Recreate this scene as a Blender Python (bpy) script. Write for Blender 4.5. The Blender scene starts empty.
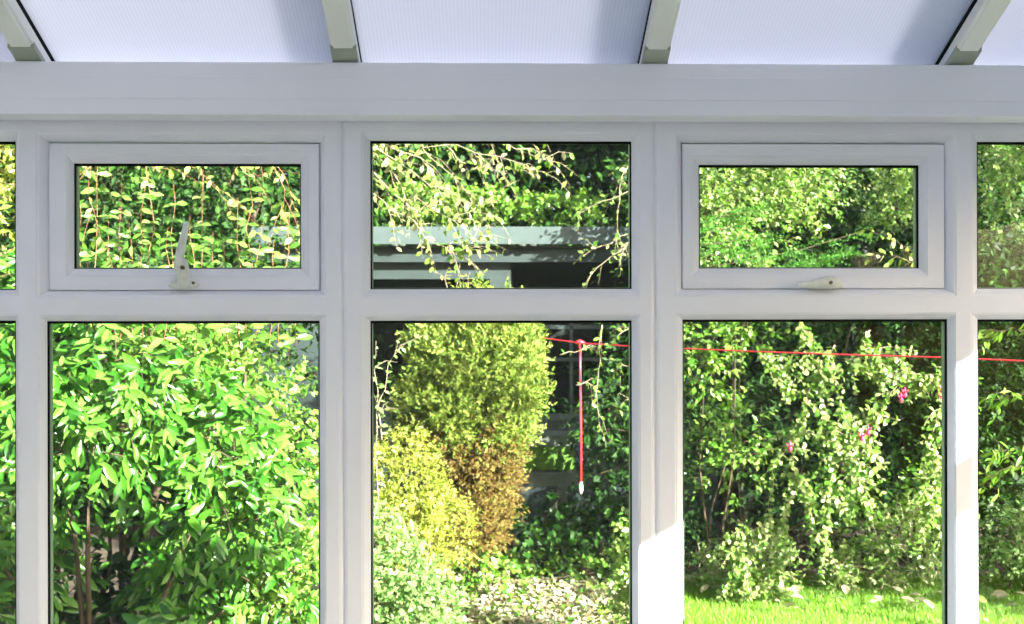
import bpy, bmesh, math, random
import numpy as np
from mathutils import Vector, Matrix
random.seed(7)
RNG = np.random.default_rng(11)
S = bpy.context.scene
C = S.collection

# ------------------------------------------------------------------ camera
F = 1100.0                      # focal length in pixels of the 1024 wide frame
CAM = Vector((0.0, -2.42, 1.65))
HY = 330.0                      # eye level in the frame
RC = Matrix.Rotation(math.radians(-1.4), 3, 'Z') @ Matrix.Rotation(math.radians(90), 3, 'X') @ Matrix.Rotation(math.radians(-0.11), 3, 'Z')
cam_d = bpy.data.cameras.new('camera'); cam = bpy.data.objects.new('camera', cam_d); C.objects.link(cam)
cam.matrix_world = Matrix.Translation(CAM) @ RC.to_4x4()
cam_d.sensor_width = 36.0; cam_d.lens = 36.0 * F / 1024.0
cam_d.shift_y = (HY - 312.0) / 1024.0
cam_d.clip_start = 0.05; cam_d.clip_end = 300
cam_d.dof.use_dof = True; cam_d.dof.focus_distance = 2.6; cam_d.dof.aperture_fstop = 9.0
S.camera = cam

# ------------------------------------------------------------------ light
SUN_TO = Vector((1.0, -0.9, 0.57)).normalized()
sd = bpy.data.lights.new('sun', 'SUN'); sun = bpy.data.objects.new('sun', sd); C.objects.link(sun)
sun.rotation_euler = SUN_TO.to_track_quat('Z', 'Y').to_euler()
sd.energy = 27.0; sd.angle = math.radians(0.6); sd.color = (1.0, 0.97, 0.90)
W = bpy.data.worlds.new('sky'); S.world = W; W.use_nodes = True
wn = W.node_tree.nodes; wl = W.node_tree.links
sky = wn.new('ShaderNodeTexSky'); sky.sky_type = 'NISHITA'; sky.sun_disc = False
sky.sun_elevation = math.asin(SUN_TO.z); sky.sun_rotation = math.atan2(SUN_TO.x, SUN_TO.y)
sky.air_density = 1.0; sky.dust_density = 5.0; sky.ozone_density = 1.0
wl.new(sky.outputs[0], wn['Background'].inputs[0]); wn['Background'].inputs[1].default_value = 0.30
S.view_settings.view_transform = 'Standard'; S.view_settings.look = 'None'
S.view_settings.exposure = 0.30; S.view_settings.gamma = 1.0; S.view_settings.use_curve_mapping = False
S.cycles.transparent_max_bounces = 24
S.cycles.max_bounces = 10; S.cycles.diffuse_bounces = 5; S.cycles.sample_clamp_indirect = 6

def ray(px, py):
    return RC @ Vector(((px - 512) / F, -(py - HY) / F, -1.0))
def at(px, py, Y):
    """where the line of sight of a measured point meets the plane y = Y"""
    d = ray(px, py); t = (Y - CAM.y) / d.y
    return CAM + d * t

# ------------------------------------------------------------------ materials
def new_mat(name):
    m = bpy.data.materials.new(name); m.use_nodes = True
    return m, m.node_tree.nodes, m.node_tree.links
def pbr(name, col, rough=0.5, metal=0.0, noise=0.0, nscale=5.0, bump=0.0, bscale=60.0, spec=0.5):
    m, n, l = new_mat(name); b = n['Principled BSDF']
    b.inputs['Base Color'].default_value = (*col, 1); b.inputs['Roughness'].default_value = rough
    b.inputs['Metallic'].default_value = metal; b.inputs['Specular IOR Level'].default_value = spec
    tc = n.new('ShaderNodeTexCoord')
    if noise:
        t = n.new('ShaderNodeTexNoise'); t.inputs['Scale'].default_value = nscale; t.inputs['Detail'].default_value = 6
        l.new(tc.outputs['Object'], t.inputs['Vector'])
        r = n.new('ShaderNodeValToRGB'); l.new(t.outputs[0], r.inputs[0])
        r.color_ramp.elements[0].position = .3; r.color_ramp.elements[1].position = .7
        r.color_ramp.elements[0].color = (*[c * (1 - noise) for c in col], 1)
        r.color_ramp.elements[1].color = (*[min(1, c * (1 + noise)) for c in col], 1)
        l.new(r.outputs[0], b.inputs['Base Color'])
    if bump:
        t = n.new('ShaderNodeTexNoise'); t.inputs['Scale'].default_value = bscale
        l.new(tc.outputs['Object'], t.inputs['Vector'])
        bp = n.new('ShaderNodeBump'); bp.inputs['Strength'].default_value = bump; bp.inputs['Distance'].default_value = .01
        l.new(t.outputs[0], bp.inputs['Height']); l.new(bp.outputs[0], b.inputs['Normal'])
    return m
def leafmat(name, cols, rough=0.42, trans=0.35, spec=0.5):
    """leaf surface: colour picked per leaf, some light let through"""
    m, n, l = new_mat(name); b = n['Principled BSDF']; out = n['Material Output']
    g = n.new('ShaderNodeNewGeometry'); r = n.new('ShaderNodeValToRGB')
    l.new(g.outputs['Random Per Island'], r.inputs[0])
    e = r.color_ramp.elements
    while len(e) < len(cols): e.new(0.5)
    for i, c in enumerate(cols):
        e[i].position = i / max(1, len(cols) - 1); e[i].color = (c[0] * .60, c[1] * .60, c[2] * .45, 1)
    l.new(r.outputs[0], b.inputs['Base Color']); b.inputs['Roughness'].default_value = rough
    b.inputs['Specular IOR Level'].default_value = spec
    t = n.new('ShaderNodeBsdfTranslucent')
    hs = n.new('ShaderNodeHueSaturation'); hs.inputs['Hue'].default_value = 0.485; hs.inputs['Value'].default_value = 1.3
    hs.inputs['Saturation'].default_value = 1.1
    l.new(r.outputs[0], hs.inputs['Color']); l.new(hs.outputs[0], t.inputs['Color'])
    mx = n.new('ShaderNodeMixShader'); mx.inputs[0].default_value = trans
    l.new(b.outputs[0], mx.inputs[1]); l.new(t.outputs[0], mx.inputs[2]); l.new(mx.outputs[0], out.inputs[0])
    return m
M = {}
M['pvc'] = pbr('white_upvc', (.87, .865, .945), .34, noise=.02, nscale=3, bump=.015, bscale=9)
M['pvc_roof'] = pbr('aged_rafter_upvc', (.80, .81, .77), .45, noise=.06, nscale=4)
M['gasket'] = pbr('black_rubber', (.008, .010, .009), .9, spec=.1)
M['spacer'] = pbr('spacer_bar', (.36, .45, .38), .4, metal=.3)
M['handle'] = pbr('handle_paint', (.74, .75, .70), .35, noise=.1, nscale=60)
M['brass'] = pbr('tarnished_screw', (.16, .12, .07), .45, metal=.7)
M['plaster'] = pbr('plaster', (.86, .86, .86), .8, noise=.03)
M['tile'] = pbr('floor_tile', (.17, .18, .17), .45, noise=.1)
M['soil'] = pbr('soil', (.07, .05, .03), .95, noise=.5, nscale=9, bump=.6, bscale=25)
M['lawn_soil'] = pbr('turf_ground', (.09, .16, .03), .95, noise=.4, nscale=14)
M['shed_board'] = pbr('blue_grey_paint', (.022, .036, .036), .6, noise=.18, nscale=7)
M['shed_trim'] = pbr('pale_blue_grey_paint', (.055, .080, .080), .55, noise=.15, nscale=9)
M['grey_green'] = pbr('dull_grey_green', (.34, .37, .31), .6)
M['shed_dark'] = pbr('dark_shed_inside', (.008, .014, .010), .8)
M['felt'] = pbr('roof_felt', (.05, .06, .05), .95, noise=.4, nscale=12)
M['moss'] = pbr('mossy_timber', (.07, .15, .015), .95, noise=.5, nscale=14, bump=.5)
M['grey_timber'] = pbr('weathered_timber', (.10, .12, .10), .85, noise=.3, nscale=10)
M['red_cord'] = pbr('red_plastic_cord', (.85, .04, .07), .4)
M['white_peg'] = pbr('white_plastic', (.8, .8, .76), .4)
M['bark'] = pbr('brown_bark', (.085, .055, .032), .85, noise=.35, nscale=30)
M['twig'] = pbr('pale_twig', (.38, .31, .21), .7, noise=.25, nscale=30)
M['red_stem'] = pbr('reddish_stem', (.26, .12, .05), .6, noise=.25, nscale=30)
M['pink'] = pbr('crimson_petal', (.75, .05, .14), .5)
# glass: clear with a weak reflection growing at grazing view
m, n, l = new_mat('window_glass'); out = n['Material Output']; n.remove(n['Principled BSDF'])
tr = n.new('ShaderNodeBsdfTransparent'); tr.inputs[0].default_value = (.95, .98, .96, 1)
gl = n.new('ShaderNodeBsdfGlossy'); gl.inputs['Roughness'].default_value = .03
lw = n.new('ShaderNodeLayerWeight'); lw.inputs[0].default_value = .5
pw = n.new('ShaderNodeMath'); pw.operation = 'POWER'; pw.inputs[1].default_value = 4
mu = n.new('ShaderNodeMath'); mu.operation = 'MULTIPLY_ADD'; mu.inputs[1].default_value = .7; mu.inputs[2].default_value = .022
l.new(lw.outputs['Facing'], pw.inputs[0]); l.new(pw.outputs[0], mu.inputs[0])
mx = n.new('ShaderNodeMixShader'); l.new(mu.outputs[0], mx.inputs[0]); l.new(tr.outputs[0], mx.inputs[1]); l.new(gl.outputs[0], mx.inputs[2])
l.new(mx.outputs[0], out.inputs[0]); M['glass'] = m
# fluted polycarbonate: lets diffuse light through, ribs every 13 mm running down the slope
m, n, l = new_mat('polycarbonate'); out = n['Material Output']; n.remove(n['Principled BSDF'])
tc = n.new('ShaderNodeTexCoord'); wv = n.new('ShaderNodeTexWave'); wv.bands_direction = 'X'
wv.inputs['Scale'].default_value = 40.0; wv.inputs['Distortion'].default_value = 0.0
l.new(tc.outputs['Object'], wv.inputs['Vector'])
rp = n.new('ShaderNodeValToRGB'); l.new(wv.outputs[0], rp.inputs[0])
rp.color_ramp.elements[0].color = (.62, .64, .71, 1); rp.color_ramp.elements[1].color = (.67, .69, .76, 1)
tl = n.new('ShaderNodeBsdfTranslucent'); l.new(rp.outputs[0], tl.inputs[0])
tr = n.new('ShaderNodeBsdfTransparent'); tr.inputs[0].default_value = (.8, .85, .95, 1)
df = n.new('ShaderNodeBsdfDiffuse'); l.new(rp.outputs[0], df.inputs[0])
gs = n.new('ShaderNodeBsdfGlossy'); gs.inputs['Roughness'].default_value = .25
a = n.new('ShaderNodeMixShader'); a.inputs[0].default_value = .25; l.new(tl.outputs[0], a.inputs[1]); l.new(df.outputs[0], a.inputs[2])
b = n.new('ShaderNodeMixShader'); b.inputs[0].default_value = .0; l.new(a.outputs[0], b.inputs[1]); l.new(tr.outputs[0], b.inputs[2])
c = n.new('ShaderNodeMixShader'); c.inputs[0].default_value = .05; l.new(b.outputs[0], c.inputs[1]); l.new(gs.outputs[0], c.inputs[2])
l.new(c.outputs[0], out.inputs[0]); M['poly'] = m

M['laurel'] = leafmat('laurel_leaf', [(.03, .15, .015), (.08, .30, .03), (.17, .48, .06), (.27, .58, .12)], .30, .24)
M['fresh'] = leafmat('fresh_leaf', [(.07, .24, .02), (.18, .44, .05), (.32, .58, .10), (.52, .72, .24)], .36, .28)
M['shoot'] = leafmat('shoot_leaf', [(.12, .34, .05), (.26, .54, .10), (.44, .68, .22)], .34, .35)
M['autumn'] = leafmat('yellowing_leaf', [(.20, .34, .04), (.40, .54, .10), (.62, .66, .24), (.60, .46, .28)], .45, .42)
M['overhang'] = leafmat('overhanging_leaf', [(.14, .34, .04), (.32, .54, .10), (.58, .70, .28), (.75, .68, .52)], .45, .42)
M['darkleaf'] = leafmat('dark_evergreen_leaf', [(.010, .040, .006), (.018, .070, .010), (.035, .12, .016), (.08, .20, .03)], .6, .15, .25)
M['midleaf'] = leafmat('mid_green_leaf', [(.015, .07, .010), (.03, .12, .015), (.06, .19, .03)], .5, .25, .3)
M['cypress'] = leafmat('golden_cypress_spray', [(.12, .24, .03), (.24, .38, .06), (.36, .48, .10), (.46, .52, .16)], .6, .25, .3)
M['cypress_dead'] = leafmat('browned_cypress_spray', [(.12, .07, .025), (.24, .15, .05), (.36, .26, .09), (.22, .25, .05)], .7, .2, .2)
M['yellow'] = leafmat('yellow_foliage', [(.34, .46, .05), (.55, .66, .12), (.62, .62, .20)], .5, .35)
M['pale'] = leafmat('variegated_leaf', [(.16, .42, .10), (.34, .58, .22), (.60, .74, .44)], .45, .35)
M['climb'] = leafmat('sunny_climber_leaf', [(.12, .32, .04), (.30, .52, .11), (.66, .76, .44)], .36, .35)
M['feather'] = leafmat('feathery_spray', [(.08, .34, .03), (.16, .48, .05)], .5, .3)
M['grass'] = leafmat('grass_blade', [(.14, .40, .02), (.28, .58, .03), (.42, .68, .08)], .5, .4)
M['litter'] = leafmat('fallen_leaf_litter', [(.34, .24, .14), (.70, .60, .50), (.95, .88, .90), (.30, .44, .12)], .6, .15)
M['fallen'] = leafmat('bleached_fallen_leaf', [(.60, .50, .38), (.78, .72, .62)], .5, .15)

# ------------------------------------------------------------------ object helpers
def link(name, me, mat, parent=None):
    o = bpy.data.objects.new(name, me); C.objects.link(o)
    if mat is not None:
        for k in (mat if isinstance(mat, (list, tuple)) else [mat]): me.materials.append(k)
    if parent is not None: o.parent = parent
    return o
def obj(name, bm, mat, parent=None, smooth=False):
    bmesh.ops.recalc_face_normals(bm, faces=bm.faces)
    me = bpy.data.meshes.new(name); bm.to_mesh(me); bm.free()
    if smooth: me.polygons.foreach_set('use_smooth', [True] * len(me.polygons))
    return link(name, me, mat, parent)
def empty(name, loc=(0, 0, 0), rz=0):
    o = bpy.data.objects.new(name, None); C.objects.link(o); o.location = loc; o.rotation_euler = (0, 0, rz)
    o.empty_display_size = .1
    return o
def tag(o, label=None, cat=None, group=None, kind=None):
    if label: o['label'] = label
    if cat: o['category'] = cat
    if group: o['group'] = group
    if kind: o['kind'] = kind
    return o
def box(bm, x0, x1, y0, y1, z0, z1, ch=0.0, mi=0):
    g = bmesh.ops.create_cube(bm, size=1.0)['verts']
    for v in g:
        v.co = Vector(((x0 + x1) / 2 + v.co.x * (x1 - x0), (y0 + y1) / 2 + v.co.y * (y1 - y0), (z0 + z1) / 2 + v.co.z * (z1 - z0)))
    fs = {f for v in g for f in v.link_faces}
    for f in fs: f.material_index = mi
    if ch:
        es = list({e for v in g for e in v.link_edges})
        bmesh.ops.bevel(bm, geom=es, offset=ch, segments=2, affect='EDGES', profile=.5)
def rings(bm, stations):
    """closed mitred sweep; stations = [(x0, x1, z0, z1, y)], joined in order and closed"""
    R = []
    for x0, x1, z0, z1, y in stations:
        R.append([bm.verts.new((x0, y, z0)), bm.verts.new((x1, y, z0)), bm.verts.new((x1, y, z1)), bm.verts.new((x0, y, z1))])
    n = len(R)
    for i in range(n):
        a, b = R[i], R[(i + 1) % n]
        for k in range(4):
            bm.faces.new((a[k], a[(k + 1) % 4], b[(k + 1) % 4], b[k]))
def loft(bm, path, radii, seg=16, up=Vector((0, 0, 1)), cap=True, mi=0):
    """tube along a path with an elliptic section per point: radii = [(across, along up)]"""
    path = [Vector(p) for p in path]; R = []
    for i, p in enumerate(path):
        d = (path[min(i + 1, len(path) - 1)] - path[max(i - 1, 0)]).normalized()
        s = d.cross(up)
        if s.length < 1e-4: s = d.cross(Vector((1, 0, 0)))
        s.normalize(); u = s.cross(d).normalized()
        rx, ry = radii[i] if isinstance(radii[i], (tuple, list)) else (radii[i], radii[i])
        R.append([bm.verts.new(p + s * math.cos(2 * math.pi * k / seg) * rx + u * math.sin(2 * math.pi * k / seg) * ry) for k in range(seg)])
    for a, b in zip(R, R[1:]):
        for k in range(seg):
            f = bm.faces.new((a[k], a[(k + 1) % seg], b[(k + 1) % seg], b[k])); f.material_index = mi; f.smooth = True
    if cap:
        for r in (R[0], R[-1]):
            f = bm.faces.new(r); f.material_index = mi

# ------------------------------------------------------------------ foliage helpers
TPL = {
 'broad': (np.array([(0, 0, 0), (-.34, .25, .05), (0, .25, -.02), (.34, .25, .05), (-.46, .55, .03), (0, .55, -.02), (.46, .55, .03),
                     (-.26, .82, -.03), (0, .82, -.06), (.26, .82, -.03), (0, 1, -.14)], float),
           [(0, 2, 1), (0, 3, 2), (1, 2, 5, 4), (2, 3, 6, 5), (4, 5, 8, 7), (5, 6, 9, 8), (7, 8, 10), (8, 9, 10)]),
 'leaf': (np.array([(0, 0, 0), (-.5, .45, .06), (0, .45, -.04), (.5, .45, .06), (0, 1, -.1)], float),
          [(0, 2, 1), (0, 3, 2), (1, 2, 4), (2, 3, 4)]),
 'needle': (np.array([(-.12, 0, 0), (.12, 0, 0), (-.5, .5, .03), (.5, .5, .03), (0, 1, -.04)], float),
            [(0, 1, 3, 2), (2, 3, 4)]),
 'spray': (np.array([(0, 0, 0), (-.5, .35, .03), (-.14, .42, 0), (-.42, .72, .0), (-.06, .74, 0), (0, 1, -.03), (.10, .70, 0), (.46, .66, 0), (.14, .36, 0), (.5, .28, .03)], float),
           [(0, 2, 1), (0, 8, 2), (0, 9, 8), (2, 4, 3), (2, 8, 6, 4), (8, 7, 6), (4, 6, 5)]),
 'lobed': (np.array([(0, 0, 0), (-.5, .15, .04), (-.26, .38, 0), (-.52, .62, .03), (-.16, .68, 0), (0, 1, -.06), (.16, .68, 0), (.52, .62, .03), (.26, .38, 0), (.5, .15, .04)], float),
           [(0, 2, 1), (0, 8, 2), (0, 9, 8), (2, 4, 3), (2, 8, 6, 4), (8, 7, 6), (4, 6, 5)]),
}
def nrm(a): return a / np.maximum(1e-9, np.linalg.norm(a, axis=-1, keepdims=True))
def leaves(name, P, A, N, L, Wd, tpl, mat, parent=None):
    """one mesh of many leaves: base points P, axes A, face normals N, lengths L, widths Wd"""
    T, faces = TPL[tpl]; n = len(P)
    A = nrm(A); Sd = nrm(np.cross(A, N)); N = np.cross(Sd, A)
    V = (P[:, None, :] + Sd[:, None, :] * (T[None, :, 0:1] * Wd[:, None, None]) + A[:, None, :] * (T[None, :, 1:2] * L[:, None, None])
         + N[:, None, :] * (T[None, :, 2:3] * L[:, None, None])).reshape(-1, 3)
    flat = np.concatenate([np.array(f) for f in faces]); cnt = np.array([len(f) for f in faces])
    nl, nf, nv = len(flat), len(faces), len(T)
    loops = (flat[None, :] + (np.arange(n) * nv)[:, None]).ravel()
    tot = np.tile(cnt, n); start = np.concatenate([[0], np.cumsum(tot)[:-1]])
    me = bpy.data.meshes.new(name)
    me.vertices.add(n * nv); me.vertices.foreach_set('co', V.astype(np.float32).ravel())
    me.loops.add(n * nl); me.loops.foreach_set('vertex_index', loops.astype(np.int32))
    me.polygons.add(n * nf); me.polygons.foreach_set('loop_start', start.astype(np.int32))
    me.update(calc_edges=True); me.validate()
    return link(name, me, mat, parent)
def rdir(n): return nrm(RNG.normal(size=(n, 3)))
def blob_shoots(blobs, n, shell=.35, up=.35, rnd=.5):
    """start points and directions of shoots on a union of ellipsoids [(centre, radii)]"""
    w = np.array([r[0] * r[1] + r[0] * r[2] + r[1] * r[2] for c_, r in blobs]); w = w / w.sum()
    idx = RNG.choice(len(blobs), n, p=w)
    Cn = np.array([tuple(c_) for c_, r in blobs])[idx]; R = np.array([r for c_, r in blobs], float)[idx]
    d = rdir(n); rad = 1 - np.abs(RNG.normal(size=(n, 1))) * shell; rad = np.clip(rad, .05, 1)
    P = Cn + d * R * rad
    D = nrm(nrm(d / R) + np.array([0, 0, up]) + rdir(n) * rnd)
    return P, D
def shoot_leaves(P, D, slen, k, size, ratio=.45, spread=.8, droop=.15, face=(0.25, -.35, .7), frnd=.6, var=.35):
    """k leaves along each shoot -> arrays for leaves()"""
    n = len(P); t = np.tile(np.linspace(.12, 1, k), n)
    Pi = np.repeat(P, k, 0); Di = np.repeat(D, k, 0)
    sl = np.repeat(slen * RNG.uniform(.6, 1.3, n), k)
    base = Pi + Di * (t * sl)[:, None] + np.array([0, 0, -1.0]) * (droop * (t ** 2) * sl)[:, None]
    ref = nrm(np.cross(Di, rdir(n * k)))
    Ax = nrm(Di * .55 + ref * spread + np.array([0, 0, -droop]))
    Nn = nrm(np.array(face)[None, :] + rdir(n * k) * frnd)
    L = size * RNG.uniform(1 - var, 1 + var, n * k) * (1.05 - .35 * t)
    return base, Ax, Nn, L, L * ratio * RNG.uniform(.85, 1.15, n * k)
def stems(name, P, D, slen, r, mat, parent=None, limit=400, droop=.15):
    bm = bmesh.new()
    for i in RNG.permutation(len(P))[:limit]:
        p, d = Vector(P[i]), Vector(D[i])
        pts = [p + d * (slen * s) + Vector((0, 0, -droop * s * s * slen)) for s in (-.6, 0, .5, 1)]
        loft(bm, pts, [r, r, r * .7, r * .35], seg=4, cap=False)
    return obj(name, bm, mat, parent)
def trunk(name, pts, r0, r1, mat, parent=None, seg=8, bm=None):
    own = bm is None
    if own: bm = bmesh.new()
    n = len(pts); loft(bm, pts, [r0 + (r1 - r0) * i / (n - 1) for i in range(n)], seg=seg)
    return obj(name, bm, mat, parent) if own else None
GZ = -0.15    # garden level
def lump(blobs, m=5, s=.36):
    out = list(blobs)
    for c_, r in blobs:
        for _ in range(m):
            d = rdir(1)[0]; d[1] = -abs(d[1]) if random.random() < .75 else d[1]
            k_ = s * random.uniform(.6, 1.25)
            out.append((tuple(np.array(c_) + d * np.array(r) * .85), (r[0] * k_, r[1] * k_, r[2] * k_)))
    return out
def bush(name, label, cat, blobs, n, slen, k, size, tpl, mat, ratio=.45, shell=.35, up=.35, rnd=.5, droop=.15, spread=.8,
         stem_mat='bark', stem_n=250, stem_r=.003, group=None, frnd=.6, limb=1.0, lumps=5, face=(0.25, -.35, .7)):
    core = blobs; blobs = lump(blobs, lumps)
    base = Vector(blobs[0][0]); t = empty(name, (base.x, base.y, GZ)); tag(t, label, cat, group)
    off = np.array([base.x, base.y, GZ])
    P, D = blob_shoots(blobs, n, shell, up, rnd)
    ok = P[:, 2] > GZ + .02; P, D = P[ok] - off, D[ok]
    arr = shoot_leaves(P, D, slen, k, size, ratio, spread, droop, face=face, frnd=frnd)
    okl = arr[0][:, 2] > 0.0
    leaves('foliage', *[a[okl] for a in arr], tpl, M[mat], t)
    bm = bmesh.new()
    for i in RNG.permutation(len(P))[:stem_n]:
        p, d = Vector(P[i]), Vector(D[i])
        pts = [p + d * (slen * s) + Vector((0, 0, -droop * s * s * slen)) for s in (-.6, 0, .5, 1)]
        loft(bm, pts, [stem_r, stem_r, stem_r * .7, stem_r * .35], seg=4, cap=False)
    for c_, r in (core[:6] if limb > 0 else []):   # main limbs from the ground into each mass of leaves
        tgt = Vector(c_) - Vector(off)
        s0 = Vector((RNG.uniform(-.06, .06), RNG.uniform(-.05, .05), 0))
        mid = s0.lerp(tgt, .5) + Vector((RNG.uniform(-.08, .08), RNG.uniform(-.08, .08), .05))
        loft(bm, [s0, mid, tgt, tgt + Vector((0, 0, r[2] * .6))], [.028 * limb, .022 * limb, .014 * limb, .004 * limb], seg=6)
    obj('branchwork', bm, M[stem_mat], t)
    return t
def spine_leaves(pts, step, size, ratio, face=(.3, -.5, .6), pairs=True, droop=.25, var=.25, taper=.4, spread=1.0):
    """leaves set in pairs along a polyline stem"""
    pts = [Vector(p) for p in pts]; P = []; A = []; N = []; L = []
    seglen = [(b - a).length for a, b in zip(pts, pts[1:])]; tot = sum(seglen); s = step * .5; side = 0
    while s < tot:
        q = s; i = 0
        while q > seglen[i] and i < len(seglen) - 1: q -= seglen[i]; i += 1
        d = (pts[i + 1] - pts[i]).normalized(); p = pts[i] + d * q
        a0 = random.uniform(0, math.pi) if side % 2 == 0 else a0 + math.pi / 2
        x = d.cross(Vector((.3, 1, .2))).normalized(); y = d.cross(x)
        for sg in ((1, -1) if pairs else (1 if side % 2 else -1,)):
            lat = (x * math.cos(a0) + y * math.sin(a0)) * sg
            P.append(p); A.append(d * .35 + lat * spread + Vector((random.gauss(0, .22), random.gauss(0, .3), -droop + random.gauss(0, .25))))
            N.append(Vector(face) + Vector([random.uniform(-.5, .5) for _ in range(3)]))
            L.append(size * random.uniform(1 - var, 1 + var) * (1 - taper * s / tot))
        side += 1; s += step * random.uniform(.8, 1.2)
    P, A, N = [np.array([tuple(v) for v in q_]) for q_ in (P, A, N)]; L = np.array(L)
    return P, nrm(A), nrm(N), L, L * ratio
def cat_arr(list_): return [np.concatenate([a[i] for a in list_]) for i in range(5)]

# ================================================================== THE ROOM
# measured edges on the face of the frames (plane y = 0)
def X(px, py=230, Y=0.0): return at(px, py, Y).x
def Z(py, px=500, Y=0.0): return at(px, py, Y).z
FD = .065                                            # depth of the frames
SILL = 0.62
def bead_ring(parent, name, out, inn, y0=0.0, d=.017, back=.026, mat='pvc'):
    """sloping bead between the outer rectangle on the face and the sight line"""
    def lerp(t): return [o + (i - o) * t for o, i in zip(out, inn)]
    st = []
    for t, y in ((0, y0), (.10, y0 + .0022), (.20, y0 + .0022), (.34, y0 + .004), (.86, y0 + d * .86), (.95, y0 + d)):
        x0, x1, z0, z1 = lerp(t); st.append((x0, x1, z0, z1, y))
    st.append((*inn, y0 + d + .001)); st.append((*inn, y0 + back)); st.append((*out, y0 + back))
    bm = bmesh.new(); rings(bm, st)
    return obj(name, bm, M[mat], parent)
def glazing(parent, r, y, off=0.0):
    x0, x1, z0, z1 = r
    e = .006
    bm = bmesh.new(); rings(bm, [(x0 - e, x1 + e, z0 - e, z1 + e, y), (x0 + .002, x1 - .002, z0 + .0015, z1 - .0045, y - .001), (x0 + .003, x1 - .003, z0 + .002, z1 - .0055, y + .004), (x0 - e, x1 + e, z0 - e, z1 + e, y + .004)])
    obj('gasket', bm, M['gasket'], parent)
    bm = bmesh.new(); rings(bm, [(x0 - e, x1 + e, z0 - e, z1 + e, y + .006), (x0 + .004, x1 - .004, z0 + .003, z1 - .003, y + .006), (x0 + .004, x1 - .004, z0 + .003, z1 - .003, y + .020), (x0 - e, x1 + e, z0 - e, z1 + e, y + .020)])
    obj('spacer_bar', bm, M['spacer'], parent)
    bm = bmesh.new(); box(bm, x0 - e, x1 + e, y + .0045, y + .0245, z0 - e, z1 + e)
    obj('glass_pane', bm, M['glass'], parent)
def make_window(name, x0, x1, ztop, cols, root=None):
    """cols = [dict(up=(bevel rect, sight rect), low=(...), sash=None or (face edge, bead rect, glass rect))]"""
    t = root if root else empty(name); t.name = name; tag(t, kind='structure')
    bm = bmesh.new(); zb = SILL; c = .0035
    xl = min(q['low'][0][0] for q in cols); xr = max(q['low'][0][1] for q in cols)
    zt = cols[0]['ztop']; zlow = cols[0]['low'][0][2]
    # outer frame: swept ring with eased outer edges
    rings(bm, [(x0, x1, zb, ztop, .005), (x0 + c, x1 - c, zb + c, ztop - c, .0015), (x0 + 2.5 * c, x1 - 2.5 * c, zb + 2 * c, ztop - 2 * c, 0),
               (xl, xr, zlow, zt, 0), (xl, xr, zlow, zt, FD), (x0, x1, zb, ztop, FD)])
    obj('frame', bm, M['pvc'], t)
    for i, q in enumerate(cols):
        a, b = q['up'][0], q['low'][0]
        mx0 = xl if i == 0 else (cols[i - 1]['up'][0][1]); 
        if i < len(cols) - 1:
            r2 = cols[i + 1]
            bm = bmesh.new(); box(bm, max(a[1], b[1]), min(r2['up'][0][0], r2['low'][0][0]), 0, FD, zlow, zt)
            obj('mullion', bm, M['pvc'], t)
        lx = xl if i == 0 else min(q['up'][0][0], q['low'][0][0]); rx = xr if i == len(cols) - 1 else max(a[1], b[1])
        bm = bmesh.new(); box(bm, lx, rx, 0, FD, b[3], a[2]); obj('transom', bm, M['pvc'], t)
        # filler strips where the two lights of a column have slightly different widths
        bm = bmesh.new(); added = False
        for rr, za, zc in ((a, a[2], zt), (b, zlow, b[3])):
            if rr[0] - lx > 1e-4: box(bm, lx, rr[0], 0, FD, za, zc); added = True
            if rx - rr[1] > 1e-4: box(bm, rr[1], rx, 0, FD, za, zc); added = True
            if zc - rr[3] > 1e-4 and rr is a: box(bm, max(rr[0], lx), min(rr[1], rx), 0, FD, rr[3], zc); added = True
        if added: obj('frame_strip', bm, M['pvc'], t)
        else: bm.free()
        bead_ring(t, 'glazing_bead', *q['low'])
        glazing(t, q['low'][1], .019)
        if q.get('sash'):
            bead_ring(t, 'sash_rebate', q['up'][0], q['up'][1], d=.022, back=FD)
            g = .0012; o = q['up'][1]; so = (o[0] + g, o[1] - g, o[2] + g * .6, o[3] - g * 2.2); bo, gi = q['sash']
            s = empty('opening_sash'); s.parent = t
            bm = bmesh.new()
            rings(bm, [(*so, .021), (so[0] + .0015, so[1] - .0015, so[2] + .0015, so[3] - .0015, .0165), (so[0] + .004, so[1] - .004, so[2] + .003, so[3] - .004, .016), (*bo, .016), (*bo, .05), (*so, .05)])
            obj('sash_frame', bm, M['pvc'], s)
            bead_ring(s, 'glazing_bead', bo, gi, y0=.016, d=.014, back=.024)
            glazing(s, gi, .0325)
            q['sash_obj'] = s
        else:
            bead_ring(t, 'glazing_bead', *q['up'])
            glazing(t, q['up'][1], .019)
    return t
def R4(l_, r_, b_, t_, Y=0.0):   # px rectangle -> x0,x1,z0,z1
    return (X(l_, 230, Y), X(r_, 230, Y), Z(b_, (l_ + r_) / 2, Y), Z(t_, (l_ + r_) / 2, Y))
LOWB = SILL + .075; LOWB2 = SILL + .092
def lowr(l_, r_, t_, Y, zb): return (X(l_, 450, Y), X(r_, 450, Y), zb, Z(t_, (l_ + r_) / 2, Y))
ZT_ = Z(131.5, 500)
TOPZ = Z(118.5, 500)
XW = X(-298)        # left edge of the left unit
j1, j2 = X(342.6, 300), X(655.0, 300)
XE = 1.78           # right wall plane
colA = dict(ztop=ZT_, up=(R4(-275, 19.5, 297, 131.5), R4(-267, 15.2, 290, 141, .015)), low=(lowr(-275, 19.5, 314.5, 0, LOWB), lowr(-267, 15.5, 321, .015, LOWB2)))
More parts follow.
